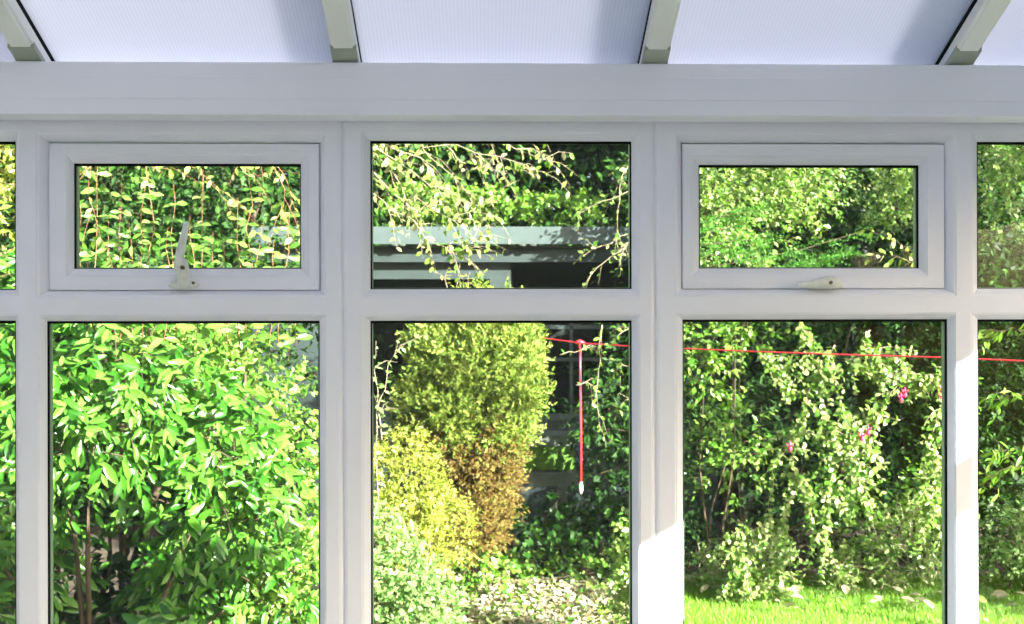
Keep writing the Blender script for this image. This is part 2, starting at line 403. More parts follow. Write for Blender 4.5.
colB = dict(ztop=ZT_, up=(R4(36, 328, 297.5, 131.5), R4(48, 319.8, 290.6, 142, .016)), low=(lowr(38, 326, 314.5, 0, LOWB), lowr(47, 319.6, 321, .015, LOWB2)),
            sash=(R4(65.5, 308.5, 277, 153.5, .012), R4(73, 300.5, 268.6, 163.2, .024)))
colC = dict(ztop=ZT_, up=(R4(361.5, 640.5, 297.5, 131.5), R4(370.3, 631.6, 289, 141, .015)), low=(lowr(361.5, 640.5, 313.8, 0, LOWB), lowr(370.6, 632, 320.6, .015, LOWB2)))
colD = dict(ztop=ZT_, up=(R4(674, 956.5, 296.2, 131.5), R4(682, 945.3, 289, 142.6, .016)), low=(lowr(675, 956.3, 312.8, 0, LOWB), lowr(683, 947.8, 319.4, .015, LOWB2)),
            sash=(R4(691.5, 928.5, 276.3, 156, .012), R4(699.4, 919.8, 268.2, 164.6, .024)))
colE = dict(ztop=ZT_, up=(R4(971, 1265, 296, 131.5), R4(977.5, 1256, 288.4, 142, .015)), low=(lowr(971, 1265, 312.6, 0, LOWB), lowr(978.3, 1256, 319.2, .015, LOWB2)))
g = .001
w1 = make_window('window_1', XW, j1 - g, TOPZ, [colA, colB])
w2 = make_window('window_2', j1 + g, j2 - g, TOPZ, [colC])
w3 = make_window('window_3', j2 + g, XE - .02, TOPZ, [colD, colE])
# coupling strips behind the joints between the units
bm = bmesh.new()
for j in (j1, j2): box(bm, j - g + .0001, j + g - .0001, .0045, FD, SILL, TOPZ)
tag(obj('trim_1', bm, M['pvc']), kind='structure')
# eaves beam cover above the windows: protrudes into the room, stepped underneath
ZB0 = Z(115.2, 500, -.075); ZB1 = Z(63.0, 500, -.075); ZS = Z(121, 500, -.004)
bm = bmesh.new()
prof = [(-.075, ZB0 + .002), (-.0735, ZB0), (-.040, ZB0 - .0015), (-.038, ZS - .0), (-.004, ZS - .0015), (.0, TOPZ), (FD, TOPZ), (FD, ZB1 - .03), (.02, ZB1), (-.0735, ZB1), (-.075, ZB1 - .003),
        (-.0752, ZB1 - .030), (-.0762, ZB1 - .031), (-.0762, ZB1 - .078), (-.075, ZB1 - .079)]
a_, b_ = XW - .05, XE
va = [bm.verts.new((a_, y, z)) for y, z in prof]; vb = [bm.verts.new((b_, y, z)) for y, z in prof]
for i in range(len(prof)):
    k = (i + 1) % len(prof); bm.faces.new((va[i], va[k], vb[k], vb[i]))
bm.faces.new(va); bm.faces.new(vb)
tag(obj('trim_2', bm, M['pvc']), kind='structure')

# roof: rafters and fluted sheets sloping up over the viewer
TAN = (805 - HY) / F
RZ0 = ZB1 + .006                        # rafter underside height at y = -.075
def roof_z(y): return RZ0 + TAN * (-.075 - y)
def on_roof(px, py, lift=0.0):
    d = ray(px, py); # z = RZ0+lift + TAN*(-.075-y)
    t = (RZ0 + lift + TAN * (-.075 - CAM.y) - CAM.z) / (d.z + TAN * d.y)
    return CAM + d * t
ceil = empty('ceiling'); tag(ceil, kind='structure')
RY0, RY1 = .16, -3.2
rx = [on_roof(p, 58).x for p in (27.5, 344.8, 656.0, 964.5)]
sp = (rx[3] - rx[0]) / 3
rx = [rx[0] - sp] + rx + [rx[3] + sp * .86]
ang = math.atan(TAN)
def sloped(bm, prof, y0, y1, x):
    """sweep a cross-section (dx, dz) along the slope"""
    A_ = [bm.verts.new((x + dx, y0, roof_z(y0) + dz)) for dx, dz in prof]; B_ = [bm.verts.new((x + dx, y1, roof_z(y1) + dz)) for dx, dz in prof]
    for i in range(len(prof)):
        k = (i + 1) % len(prof); bm.faces.new((A_[i], A_[k], B_[k], B_[i]))
    bm.faces.new(A_); bm.faces.new(B_)
hw = .0265
for x in rx:
    bm = bmesh.new()
    sloped(bm, [(-hw + .007, 0), (hw - .007, 0), (hw - .0055, .004), (hw - .001, .007), (hw, .010), (hw, .034), (hw - .004, .036), (-hw + .004, .036), (-hw, .034), (-hw, .010), (-hw + .001, .007), (-hw + .0055, .004)], RY0, RY1, x)
    r = obj('rafter', bm, M['pvc_roof'], ceil)
    bm = bmesh.new(); sloped(bm, [(-hw - .0006, -.0012), (hw + .0006, -.0012), (hw + .0006, .012), (-hw - .0006, .012)], 0.0, -.110, x); obj('end_piece', bm, M['grey_green'], r)  # darker grey-green piece over the lower end of the rafter
    bm = bmesh.new(); sloped(bm, [(-hw - .001, .036), (hw + .001, .036), (hw + .001, .047), (-hw - .001, .047)], RY0, RY1, x); obj('gasket', bm, M['gasket'], r)
    bm = bmesh.new(); sloped(bm, [(-hw, .065), (hw, .065), (hw * .6, .085), (-hw * .6, .085)], RY0, RY1, x); obj('capping', bm, M['pvc_roof'], r)
edges_ = rx
for a_, b_ in zip(edges_, edges_[1:]):
    bm = bmesh.new(); sloped(bm, [(-(b_ - a_) / 2 + .004, .048), ((b_ - a_) / 2 - .004, .048), ((b_ - a_) / 2 - .004, .064), (-(b_ - a_) / 2 + .004, .064)], RY0 + .02, RY1, (a_ + b_) / 2)
    obj('roof_panel', bm, M['poly'], ceil)
# gutter outside, seen through the sheets as a darker band
bm = bmesh.new(); sloped(bm, [(-2.6, .066), (1.9, .066), (1.9, .10), (-2.6, .10)], RY0 + .10, .07, 0.0)
tag(obj('trim_3', bm, M['pvc_roof']), kind='structure')

# right wall: the same glazing turned round the corner; the low sun comes in through it
def rect(a, b, c_, d_): return (a, b, c_, d_)
sroot = empty('window_4', (XE, 0, 0), -math.pi / 2)
ups, uin = colB['up']; w_ = ups[1] - ups[0]
def shift(r, dx): return (r[0] + dx, r[1] + dx, r[2], r[3])
cols4 = []
pitch = w_ + .045; u0 = .36
nw = .26
nu = (.05, .05 + nw, ups[2], ups[3]); ni = (.058, .042 + nw, uin[2], uin[3])
cols4.append(dict(ztop=ZT_, up=(nu, ni), low=((nu[0], nu[1], colB['low'][0][2], colB['low'][0][3]), (ni[0], ni[1], colB['low'][1][2], colB['low'][1][3]))))
for i in range(4):
    dx = u0 + i * pitch - ups[0]
    lo = (ups[0], ups[1], colB['low'][0][2], colB['low'][0][3]); li = (uin[0], uin[1], colB['low'][1][2], colB['low'][1][3])
    cols4.append(dict(ztop=ZT_, up=(shift(ups, dx), shift(uin, dx)), low=(shift(lo, dx), shift(li, dx)), sash=tuple(shift(r, dx) for r in colB['sash'])))
make_window('window_4', .0, u0 + 4 * pitch + .02, TOPZ, cols4, root=sroot)
YB = -3.15
bm = bmesh.new(); box(bm, XE, XE + .12, YB, 0.0, 0, SILL - .001); box(bm, XE, XE + .12, YB, -(u0 + 4 * pitch + .022), SILL, TOPZ)
box(bm, XE, XE + .09, YB, .06, TOPZ + .001, ZB1 + .02)
g0 = [(0.06, ZB1 + .02), (YB, ZB1 + .02), (YB, roof_z(YB) + .066), (0.06, roof_z(.06) + .066)]
ga = [bm.verts.new((XE, y, z)) for y, z in g0]; gb = [bm.verts.new((XE + .09, y, z)) for y, z in g0]
for i in range(4): bm.faces.new((ga[i], ga[(i + 1) % 4], gb[(i + 1) % 4], gb[i]))
bm.faces.new(ga); bm.faces.new(gb)
tag(obj('wall_right', bm, M['plaster']), kind='structure')
bm = bmesh.new(); box(bm, XW - .15, XE + .12, .001, .12, GZ, SILL - .001)
tag(obj('wall_front', bm, M['plaster']), kind='structure')
bm = bmesh.new(); box(bm, XW - .25, XW - .055, YB, .1, 0, roof_z(-3.1) + .1)
tag(obj('wall_left', bm, M['plaster']), kind='structure')
bm = bmesh.new(); box(bm, XW - .05, XE, YB - .2, YB, 0, roof_z(-3.1) + .1)
tag(obj('wall_back', bm, M['plaster']), kind='structure')
bm = bmesh.new(); box(bm, XW - .05, XE, YB, 0.0, -.1, 0)
tag(obj('floor', bm, M['tile']), kind='structure')

# ---- window handles
def handle_left(parent):
    Y = .016
    c0 = at(182, 272, Y)
    bm = bmesh.new()
    p0, p1 = at(168.5, 285, Y - .006), at(198.5, 285, Y - .006)      # foot plate
    n = 9; pts = []; rad = []
    for i in range(n + 1):
        s = i / n; e = math.sin(math.pi * min(1, max(0, s))) ** .35 if 0 < s < 1 else .25
        pts.append(p0.lerp(p1, s)); rad.append((.010 * max(.3, e), .0105 * max(.3, e)))
    loft(bm, pts, rad, 14, up=Vector((0, 0, 1)))
    h = obj('handle_base', bm, M['handle'], parent, True)
    bm = bmesh.new()
    pth = [at(183, 287, Y - .010), at(183, 282, Y - .014), at(182.5, 274, Y - .018), at(182, 266, Y - .020), at(182, 260, Y - .018), at(182.2, 257.5, Y - .016)]
    loft(bm, pth, [(.011, .008), (.0125, .011), (.0140, .013), (.0145, .014), (.011, .011), (.004, .005)], 18, up=Vector((0, 1, 0)))
    pth = [at(179, 276, Y - .026), at(178.5, 266, Y - .031), at(179.5, 256, Y - .033), at(182, 244, Y - .035), at(184.8, 232, Y - .036), at(186.6, 224, Y - .036), at(187, 222, Y - .036)]
    loft(bm, pth, [(.006, .005), (.0105, .007), (.0100, .007), (.0088, .0062), (.0076, .0055), (.0066, .005), (.0045, .0035)], 16, up=Vector((0, 1, 0)))
    obj('handle_lever', bm, M['handle'], parent, True)
    bm = bmesh.new()
    for (px, py, dy, r) in ((182, 267.5, -.0385, .0045), (193, 283, -.0135, .0035)):
        q = at(px, py, Y + dy); loft(bm, [q, q + Vector((0, .008, 0))], [r, r], 12)
    obj('lock_screw', bm, M['brass'], parent)
def handle_right(parent):
    Y = .016
    bm = bmesh.new()
    pts = [at(808, 285.5, Y - .003), at(812, 285.5, Y - .004), at(826, 285.5, Y - .004), at(838, 285.5, Y - .004), at(842, 285.5, Y - .003)]
    loft(bm, pts, [(.004, .004), (.008, .008), (.009, .009), (.008, .008), (.004, .004)], 14)
    obj('handle_base', bm, M['handle'], parent, True)
    bm = bmesh.new()
    pts = [at(798, 284.5, Y - .026), at(799.5, 284.5, Y - .027), at(804, 284.7, Y - .028), at(812, 284.2, Y - .028), at(819, 282.8, Y - .026), at(826, 282, Y - .022), at(833, 282, Y - .020), at(838, 282.6, Y - .018), at(840.5, 283, Y - .016)]
    loft(bm, pts, [(.003, .003), (.006, .0065), (.0068, .0078), (.0066, .0082), (.008, .0105), (.0105, .0135), (.011, .0140), (.0085, .0105), (.004, .005)], 18)
    obj('handle_lever', bm, M['handle'], parent, True)
    bm = bmesh.new(); q = at(831, 282.5, Y - .0335); loft(bm, [q, q + Vector((0, .01, 0))], [.0042, .0042], 12)
    obj('lock_screw', bm, M['brass'], parent)
handle_left(colB['sash_obj']); handle_right(colD['sash_obj'])

# ================================================================== THE GARDEN
bm = bmesh.new(); N_ = 60
gx = np.linspace(-30, 30, 41); gy = np.linspace(.12, 40, 41)
grid = [[bm.verts.new((x, y, GZ + (0.03 * math.sin(x * 1.3 + y) * math.cos(y * 1.7) - .03 if y > .5 else -.03))) for x in gx] for y in gy]
for i in range(40):
    for k in range(40): bm.faces.new((grid[i][k], grid[i][k + 1], grid[i + 1][k + 1], grid[i + 1][k]))
tag(obj('garden_ground', bm, M['soil'], smooth=True), kind='structure')

# shed behind the trees
SY = 7.0
shed = empty('garden_shed', (at(500, 330, SY).x, SY, GZ))
tag(shed, 'blue-grey painted timber shed with pale roof edge boards and dark open window', 'shed')
so = Vector(shed.location)
def lb(bm, l_, r_, t_, b_, Y0, Y1):     # box from a measured face rectangle at depth Y0
    p, q = at(l_, t_, Y0) - so, at(r_, b_, Y0) - so
    box(bm, p.x, q.x, Y0 - so.y, Y1 - so.y, q.z, p.z)
bm = bmesh.new(); lb(bm, 250, 720, 226.5, 244, SY - .22, SY - .18); obj('roof_edge_board', bm, M['shed_trim'], shed)
bm = bmesh.new(); lb(bm, 250, 720, 245.5, 247.5, SY - .17, SY + 1.8); obj('roof', bm, M['felt'], shed)
p = at(500, 226.5, SY - .22) - so
bm = bmesh.new(); lb(bm, 252, 718, 248, 262, SY - .10, SY - .06); obj('upper_board', bm, M['shed_board'], shed)
bm = bmesh.new()
for a_, b_, t_, d_ in ((252, 372, 262, 600), (372, 490, 262, 279), (490, 511.5, 262, 600), (372, 490, 400, 600), (511.5, 632, 420, 600), (632, 718, 262, 600)): lb(bm, a_, b_, t_, d_, SY, SY + .04)
swall = obj('wall_boards', bm, M['shed_board'], shed)
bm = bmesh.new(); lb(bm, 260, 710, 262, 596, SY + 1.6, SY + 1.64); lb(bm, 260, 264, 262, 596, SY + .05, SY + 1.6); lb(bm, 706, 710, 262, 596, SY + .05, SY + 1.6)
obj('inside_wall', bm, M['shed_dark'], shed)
bm = bmesh.new()
for a_, b_, t_, d_ in ((511.5, 632, 325, 329), (570, 573, 300, 414), (511.5, 632, 358, 361), (511.5, 632, 414, 420)): lb(bm, a_, b_, t_, d_, SY - .03, SY - .001)
obj('window_bars', bm, M['shed_trim'], swall)
# roof moss bumps / gutter clips along the board
for px in (395, 402, 522, 533, 460, 585):
    bm = bmesh.new(); q = at(px, 245, SY - .21) - so; bmesh.ops.create_icosphere(bm, subdivisions=2, radius=.022, matrix=Matrix.Translation(q) @ Matrix.Diagonal((1.5, .8, .7, 1)))
    obj('moss_clump', bm, M['felt'], shed)

# mossy planter in front of the shed
Y = 6.1; pl_ = empty('wooden_planter', (at(550, 330, Y).x, Y, GZ)); tag(pl_, 'moss-covered timber planter box behind the clipped conifer in front of the shed', 'planter')
so = Vector(pl_.location)
bm = bmesh.new(); lb(bm, 500, 577, 436, 446, Y - .02, Y + .4); obj('rim', bm, M['grey_timber'], pl_)
bm = bmesh.new(); lb(bm, 503, 575, 446, 470, Y, Y + .38); obj('side_panel', bm, M['moss'], pl_)
bm = bmesh.new(); lb(bm, 498, 578, 473, 486, Y - .04, Y + .42); lb(bm, 508, 514, 486, 620, Y, Y + .1); lb(bm, 562, 568, 486, 620, Y, Y + .1); obj('stand', bm, M['grey_timber'], pl_)

# washing line and its hanging cord
def cord(name, label, cat, pts, r, mat='red_cord'):
    bm = bmesh.new(); loft(bm, pts, [r] * len(pts), 8)
    return tag(obj(name, bm, M[mat], None, True), label, cat)
LY = 4.6
lp = [at(p, q, y_) for p, q, y_ in ((505, 334, 5.1), (548, 338.6, 4.8), (580, 343, 4.6), (632, 346.4, 4.3), (684, 348.6, 4.0), (760, 351.8, 3.6), (850, 354.8, 3.2), (944, 357.6, 2.9), (1024, 361, 2.6), (1300, 367, 1.9))]
cord('washing_line', 'thin red plastic washing line strung across the garden from left to right', 'washing line', lp, .0038)
hc = empty('hanging_rope', tuple(at(580, 343, LY))); tag(hc, 'red cord hanging straight down from the washing line with white end', 'rope')
so = Vector(hc.location)
bm = bmesh.new(); loft(bm, [at(580, 341, LY - .004) - so, at(580.3, 380, LY - .004) - so, at(580.8, 430, LY - .004) - so, at(581, 484, LY - .004) - so], [.0072, .007, .007, .0065], 8); obj('rope_length', bm, M['red_cord'], hc, True)
bm = bmesh.new(); loft(bm, [at(581, 482, LY - .004) - so, at(581, 486, LY - .004) - so, at(581, 491, LY - .004) - so, at(581, 494, LY - .004) - so], [.007, .013, .012, .005], 10); obj('end_toggle', bm, M['white_peg'], hc, True)
bm = bmesh.new(); loft(bm, [at(575, 343, LY) - so, at(580, 341.5, LY) - so, at(586, 344, LY) - so], [.007, .014, .007], 8); obj('knot', bm, M['red_cord'], hc, True)

def B(px, py, Y, rx_, rz_, ry_=None):   # blob: centre from a measured point, radii in px across/up and metres deep
    s = (Y - CAM.y) / F
    return (tuple(at(px, py, Y)), (rx_ * s, ry_ if ry_ else min(rx_, rz_) * s, rz_ * s))

# -- tall evergreen backdrop (each tree a thing of its own)
for i, (px, Yt, rx_, h, mat, lab) in enumerate([
        (-170, 8.2, 150, 4.9, 'darkleaf', 'dark evergreen tree at the far left behind the big-leaved shrub'),
        (60, 8.6, 150, 5.2, 'darkleaf', 'dark evergreen tree behind the upright shoots in the left window'),
        (290, 9.4, 150, 5.2, 'darkleaf', 'dark evergreen tree between the left window and the shed'),
        (500, 10.2, 160, 5.6, 'darkleaf', 'dark evergreen tree rising directly behind the shed roof'),
        (710, 9.2, 140, 5.2, 'darkleaf', 'dark evergreen tree just right of the shed'),
        (880, 8.4, 140, 5.0, 'darkleaf', 'dark evergreen tree behind the pale climber in the right window'),
        (430, 12.5, 120, 6.6, 'darkleaf', 'tall dark tree furthest back, left of the shed roof middle'),
        (610, 12.6, 120, 6.6, 'darkleaf', 'tall dark tree furthest back, right of the shed roof middle'),
        (1080, 8.8, 150, 5.2, 'darkleaf', 'dark evergreen tree at the far right edge of the garden')]):
    s = (Yt - CAM.y) / F; c0 = at(px, HY, Yt); R_ = rx_ * s
    bl = [((c0.x, Yt, GZ + h * .30), (R_, R_ * .7, h * .34)), ((c0.x + .2, Yt, GZ + h * .62), (R_ * .95, R_ * .7, h * .30)), ((c0.x - .2, Yt, GZ + h * .86), (R_ * .95, R_ * .6, h * .22)),
          ((c0.x - R_ * .6, Yt - .2, GZ + h * .16), (R_ * .6, R_ * .5, h * .18)), ((c0.x + R_ * .6, Yt - .2, GZ + h * .16), (R_ * .6, R_ * .5, h * .18))]
    bush('evergreen_tree', lab, 'tree', bl, 5200, .34, 6, .15, 'leaf', mat, ratio=.5, shell=.28, stem_n=80, stem_r=.006, group='evergreen trees behind the garden', lumps=3)

# -- left: big-leaved shrub
bush('laurel_shrub', 'large shrub with long glossy green leaves filling the lower left window', 'shrub',
     [B(90, 395, 2.5, 120, 85, .4), B(-60, 480, 2.4, 120, 200, .4), B(215, 470, 2.8, 80, 90, .35), B(245, 590, 3.1, 75, 80, .3), B(190, 560, 3.2, 50, 60, .25), B(30, 350, 2.6, 70, 80, .3), B(150, 660, 2.0, 70, 40, .25), B(30, 560, 2.7, 40, 50, .2)],
     1250, .20, 7, .092, 'broad', 'laurel', ratio=.36, shell=.3, up=.5, droop=.6, face=(.35, -.9, .4), limb=.5, stem_mat='bark', stem_n=260, stem_r=.003)
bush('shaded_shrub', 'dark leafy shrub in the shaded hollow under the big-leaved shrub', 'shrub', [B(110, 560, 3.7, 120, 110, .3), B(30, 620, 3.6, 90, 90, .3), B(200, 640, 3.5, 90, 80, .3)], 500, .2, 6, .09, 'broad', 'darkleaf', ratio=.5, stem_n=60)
# -- left: lighter fine-leaved shrub
bush('fine_leaved_shrub', 'pale green small-leaved shrub on the right side of the lower left window', 'shrub',
     [B(245, 400, 3.4, 60, 80, .35), B(275, 520, 3.3, 62, 100, .35), B(180, 350, 3.4, 60, 60, .3), B(285, 620, 3.3, 60, 80, .35)],
     1500, .13, 7, .048, 'leaf', 'fresh', ratio=.5, shell=.3, up=.4, stem_n=200, stem_r=.002)
# -- left: bright growth seen in the narrow window at the left edge
bush('sunlit_shrub', 'pale sunlit bush in the narrow window at the left edge', 'shrub',
     [B(-30, 210, 3.2, 60, 110, .35), B(-10, 120, 3.3, 60, 60, .3), B(-60, 330, 3.2, 60, 90, .35)],
     800, .16, 6, .06, 'leaf', 'autumn', ratio=.5, shell=.3, stem_n=120, stem_r=.002)

# -- upright shoots in the upper left window
def wob(pts, amp, m=3):
    out = []
    for i, (a_, b_) in enumerate(zip(pts, pts[1:])):
        d = (b_ - a_).length
        for k in range(m):
            p_ = a_.lerp(b_, k / m)
            if i or k: p_ = p_ + Vector([random.gauss(0, 1) for _ in range(3)]) * amp * d
            out.append(p_)
    return out + [pts[-1]]
def shoots(name, label, cat, specs, Y, size, step, mat, stem_mat, r=.0035, ratio=.42, droop=.3, face=(.3, -.5, .6)):
    p0 = at(specs[0][0][0], HY, Y); t = empty(name, (p0.x, Y, GZ)); tag(t, label, cat); so_ = Vector(t.location)
    arrs = []; bm = bmesh.new()
    for sp_ in specs:
        pts = [at(px, py, Y + (sp_[3] if len(sp_) > 3 else 0)) - so_ for px, py in zip(sp_[0::1][0:0] or [], [])] if False else wob([at(a_[0], a_[1], Y + (a_[2] if len(a_) > 2 else 0)) - so_ for a_ in sp_], .03)
        loft(bm, pts, [r * (1 - .6 * i / (len(pts) - 1)) for i in range(len(pts))], seg=6)
        arrs.append(spine_leaves(pts, step, size, ratio, droop=droop, face=face))
    leaves('foliage', *cat_arr(arrs), 'broad', M[mat], t)
    obj('branchwork', bm, M[stem_mat], t)
    return t
sp_ = []
for (x0_, x1_, top, dy) in ((92, 98, 150, 0), (118, 122, 185, .1), (142, 146, 150, 0), (150, 148, 170, .2), (163, 168, 228, -.1), (176, 173, 180, .1), (196, 190, 215, 0), (214, 213, 232, .15),
                            (240, 238, 198, 0), (246, 262, 225, .1), (255, 248, 175, .2), (278, 290, 205, .1), (84, 78, 190, .1), (108, 104, 205, .2), (228, 222, 238, 0), (132, 128, 220, .2), (268, 274, 240, -.1), (204, 203, 170, .35), (296, 300, 232, .2)):
    m_ = (x0_ + x1_) / 2 + random.uniform(-3, 3)
    sp_.append([(x0_, 345, dy), (m_, (345 + top) / 2, dy), (x1_, top, dy + random.uniform(-.05, .05))])
shoots('upright_leafy_shrub', 'tall shrub of upright reddish stems with paired leaves in the upper left window', 'shrub', sp_, 2.3, .085, .058, 'shoot', 'red_stem', r=.0026, face=(.3, -1.0, .45), droop=.45)
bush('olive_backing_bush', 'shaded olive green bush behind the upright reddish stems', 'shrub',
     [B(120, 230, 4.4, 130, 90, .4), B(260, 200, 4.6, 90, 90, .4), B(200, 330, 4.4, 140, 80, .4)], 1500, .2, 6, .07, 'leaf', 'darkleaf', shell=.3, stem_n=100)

# -- overhanging twiggy branches, upper middle window
def branchy(name, label, cat, specs, Y, r, size, step, mat, stem_mat='twig', ratio=.55, sub=4, sublen=.22, pairs=False, tpl='broad', droop=.4, keep=1.0, z0=GZ):
    t = empty(name, (at(specs[0][0][0], HY, Y).x, Y, z0)); tag(t, label, cat); so_ = Vector(t.location)
    arrs = []; bm = bmesh.new()
    for sp_ in specs:
        pts = [at(a_[0], a_[1], Y + (a_[2] if len(a_) > 2 else 0)) - so_ for a_ in sp_]
        pts = wob(pts, .045)
        loft(bm, pts, [r * (1 - .75 * i / (len(pts) - 1)) for i in range(len(pts))], seg=6)
        arrs.append(spine_leaves(pts, step, size, ratio, droop=droop, pairs=pairs))
        for _ in range(sub):
            i = random.randrange(len(pts) - 1); s_ = pts[i].lerp(pts[i + 1], random.random())
            d = (pts[i + 1] - pts[i]).normalized(); d = (d + Vector([random.uniform(-1, 1), random.uniform(-.8, .8), random.uniform(-1, .9)]) * .9).normalized()
            q = [s_, s_ + d * sublen * .5 + Vector((0, 0, .01)), s_ + d * sublen + Vector((0, 0, -.02))]
            loft(bm, q, [r * .45, r * .3, r * .12], seg=5, cap=False)
            arrs.append(spine_leaves(q, step, size * .9, ratio, droop=droop, pairs=pairs))
    A5 = cat_arr(arrs)
    if keep < 1: k_ = RNG.random(len(A5[0])) < keep; A5 = [a[k_] for a in A5]
    leaves('foliage', *A5, tpl, M[mat], t); obj('branchwork', bm, M[stem_mat], t)
    return t
br = [[(300, 100), (380, 150), (420, 195), (470, 232)], [(330, 90), (430, 145), (500, 160), (545, 172, -.1)], [(345, 80), (400, 130), (450, 175), (492, 215)], [(350, 120), (420, 165), (455, 215), (478, 222)],
      [(360, 95), (470, 130), (520, 150), (548, 160)], [(340, 130), (385, 185), (408, 205), (425, 240), (455, 254)], [(455, 254), (468, 246), (478, 238)], [(400, 90), (480, 120), (530, 135), (552, 128)],
      [(320, 140), (375, 150), (430, 185), (480, 205), (520, 180)], [(350, 110), (390, 170), (410, 215), (440, 200)], [(300, 130), (380, 200), (420, 225)], [(420, 110), (450, 150), (470, 168), (520, 165)]]
branchy('overhanging_branches', 'sunlit pale twigs with yellowing leaves arching over the shed from upper left', 'tree branch', br, 2.6, .0026, .052, .042, 'overhang', keep=.9, sub=13, sublen=.16, ratio=.6, z0=3.0)
br = [[(190, 130), (240, 165), (262, 180)], [(240, 120), (270, 160), (290, 180), (296, 215)], [(90, 130), (130, 160), (160, 170)], [(250, 140), (285, 190), (280, 225)], [(150, 130), (200, 172), (220, 190)], [(60, 120), (90, 165), (86, 200), (110, 250)]]
branchy('twiggy_branches', 'thin pale twigs hanging across the top of the upper left window', 'tree branch', br, 2.0, .0026, .05, .055, 'overhang', stem_mat='red_stem', keep=.8, sub=6, z0=3.0)
# ivy mound and leaves on the shed roof
bush('ivy_mound', 'bright green leafy mound growing along the shed roof edge', 'ivy', [B(500, 204, 7.1, 40, 12, .2), B(560, 208, 7.1, 45, 10, .2), B(435, 202, 7.1, 50, 14, .2)], 420, .1, 6, .055, 'leaf', 'fresh', ratio=.8, stem_n=60, limb=0)
branchy('rambling_stem', 'leafy stem reaching in from the right over the shed roof', 'climber',
        [[(650, 638), (652, 400), (652, 220), (660, 182)], [(660, 182), (620, 195), (595, 205), (575, 214)], [(640, 150), (622, 175), (618, 215), (612, 262)], [(650, 200), (630, 235), (600, 245), (575, 262)], [(640, 230), (612, 258), (590, 275), (582, 292)], [(628, 160), (634, 200), (628, 250), (634, 300)]],
        4.0, .0028, .045, .04, 'climb', keep=.9, sublen=.13, sub=6, z0=2.0)
# small orange-tipped sprig in front of the shed
branchy('bronze_sprig', 'sprig with yellow and bronze leaf tips in front of the shed wall', 'plant',
        [[(458, 560), (457, 400), (456, 290), (460, 264)], [(457, 400), (447, 292), (444, 276)], [(458, 400), (468, 290), (470, 272)]], 5.9, .004, .075, .035, 'autumn', sub=3, sublen=.12, ratio=.3)

# -- conifer: golden green above, browned below
YC = 5.1
cf = empty('clipped_conifer', (at(470, HY, YC).x, YC, GZ)); tag(cf, 'golden green conifer with browned lower branches in the middle window', 'conifer')
so_ = np.array(cf.location)
def conifer_part(name, blobs, n, mat, size=.05):
    P, D = blob_shoots(blobs, n, .16, .8, .5)
    ok = P[:, 1] < YC + .4; P, D = P[ok] - so_, D[ok]
    a5 = shoot_leaves(P, D, .13, 8, size, .42, .55, .05, face=(.2, -.8, .4), frnd=.7)
    leaves(name, *a5, 'spray', M[mat], cf)
conifer_part('foliage', lump([B(470, 352, YC, 56, 50, .42), B(478, 398, YC, 56, 56, .42), B(495, 345, YC, 38, 40, .35), B(436, 414, YC - .05, 40, 32, .35), B(500, 428, YC, 26, 32, .3), B(515, 370, YC - .1, 20, 48, .3), B(438, 345, YC, 22, 34, .3)], 9, .3), 4300, 'cypress')
conifer_part('browned_foliage', lump([B(477, 475, YC + .05, 34, 50, .35), B(470, 520, YC, 36, 34, .3), B(494, 455, YC - .04, 20, 36, .3), B(440, 445, YC - .03, 42, 26, .3)], 8, .3), 2400, 'cypress_dead', .045)
bm = bmesh.new(); loft(bm, [(0, 0, 0), (.02, 0, .6), (0, 0, 1.2), (0, 0, 1.7)], [.05, .045, .035, .01], 10); obj('branchwork', bm, M['bark'], cf)
bush('yellow_shrub', 'bright yellow-leaved shrub spreading below the conifer', 'shrub', [B(398, 490, 4.2, 46, 52, .3), B(436, 530, 4.25, 36, 38, .28), B(395, 550, 4.1, 45, 50, .28)], 1500, .09, 7, .032, 'leaf', 'yellow', ratio=.5, shell=.2, stem_n=100, stem_r=.0015)
bush('variegated_shrub', 'pale green and white leaved low shrub at the lower left of the middle window', 'shrub', [B(395, 595, 3.5, 42, 46, .3), B(425, 620, 3.5, 34, 40, .28), B(375, 560, 3.6, 35, 50, .28)], 1000, .09, 7, .04, 'leaf', 'pale', ratio=.55, shell=.2, stem_n=100, stem_r=.0015)
branchy('climbing_stem', 'slender leafy stem climbing at the left edge of the middle window', 'climber', [[(364, 692), (367, 560), (374, 450), (380, 400), (388, 365), (400, 345), (425, 335)], [(382, 440), (378, 390), (376, 340)]], 3.0, .003, .05, .05, 'pale', stem_mat='twig', sub=4, sublen=.12)

# -- middle: dim border plants behind the hanging cord
bush('lobed_leaf_plant', 'dim plant with broad lobed leaves in shade below the hanging cord', 'plant', [B(545, 525, 5.7, 34, 26, .3), B(610, 528, 5.8, 30, 28, .3)], 90, .14, 4, .085, 'lobed', 'midleaf', ratio=.9, stem_n=60)
bush('dark_border_shrub', 'dark leafy shrub beside the shed right of the hanging cord', 'shrub', [B(640, 430, 5.6, 55, 130, .4), B(560, 560, 5.8, 80, 50, .3), B(600, 560, 5.6, 60, 50, .3)], 900, .2, 6, .075, 'leaf', 'darkleaf', stem_n=60)
branchy('dangling_sprays', 'sparse lit sprays of leaves hanging beside the red cord', 'climber', [[(648, 657), (648, 500), (646, 322), (632, 318)], [(602, 325), (600, 360), (596, 400), (600, 430)], [(632, 325), (618, 335), (612, 345)], [(640, 372), (622, 365), (612, 372)], [(640, 400), (625, 400), (618, 412)], [(560, 355), (575, 352), (590, 345)], [(576, 385), (588, 382), (596, 388)]],
        3.6, .003, .045, .045, 'fresh', sub=3, sublen=.12, z0=1.0)
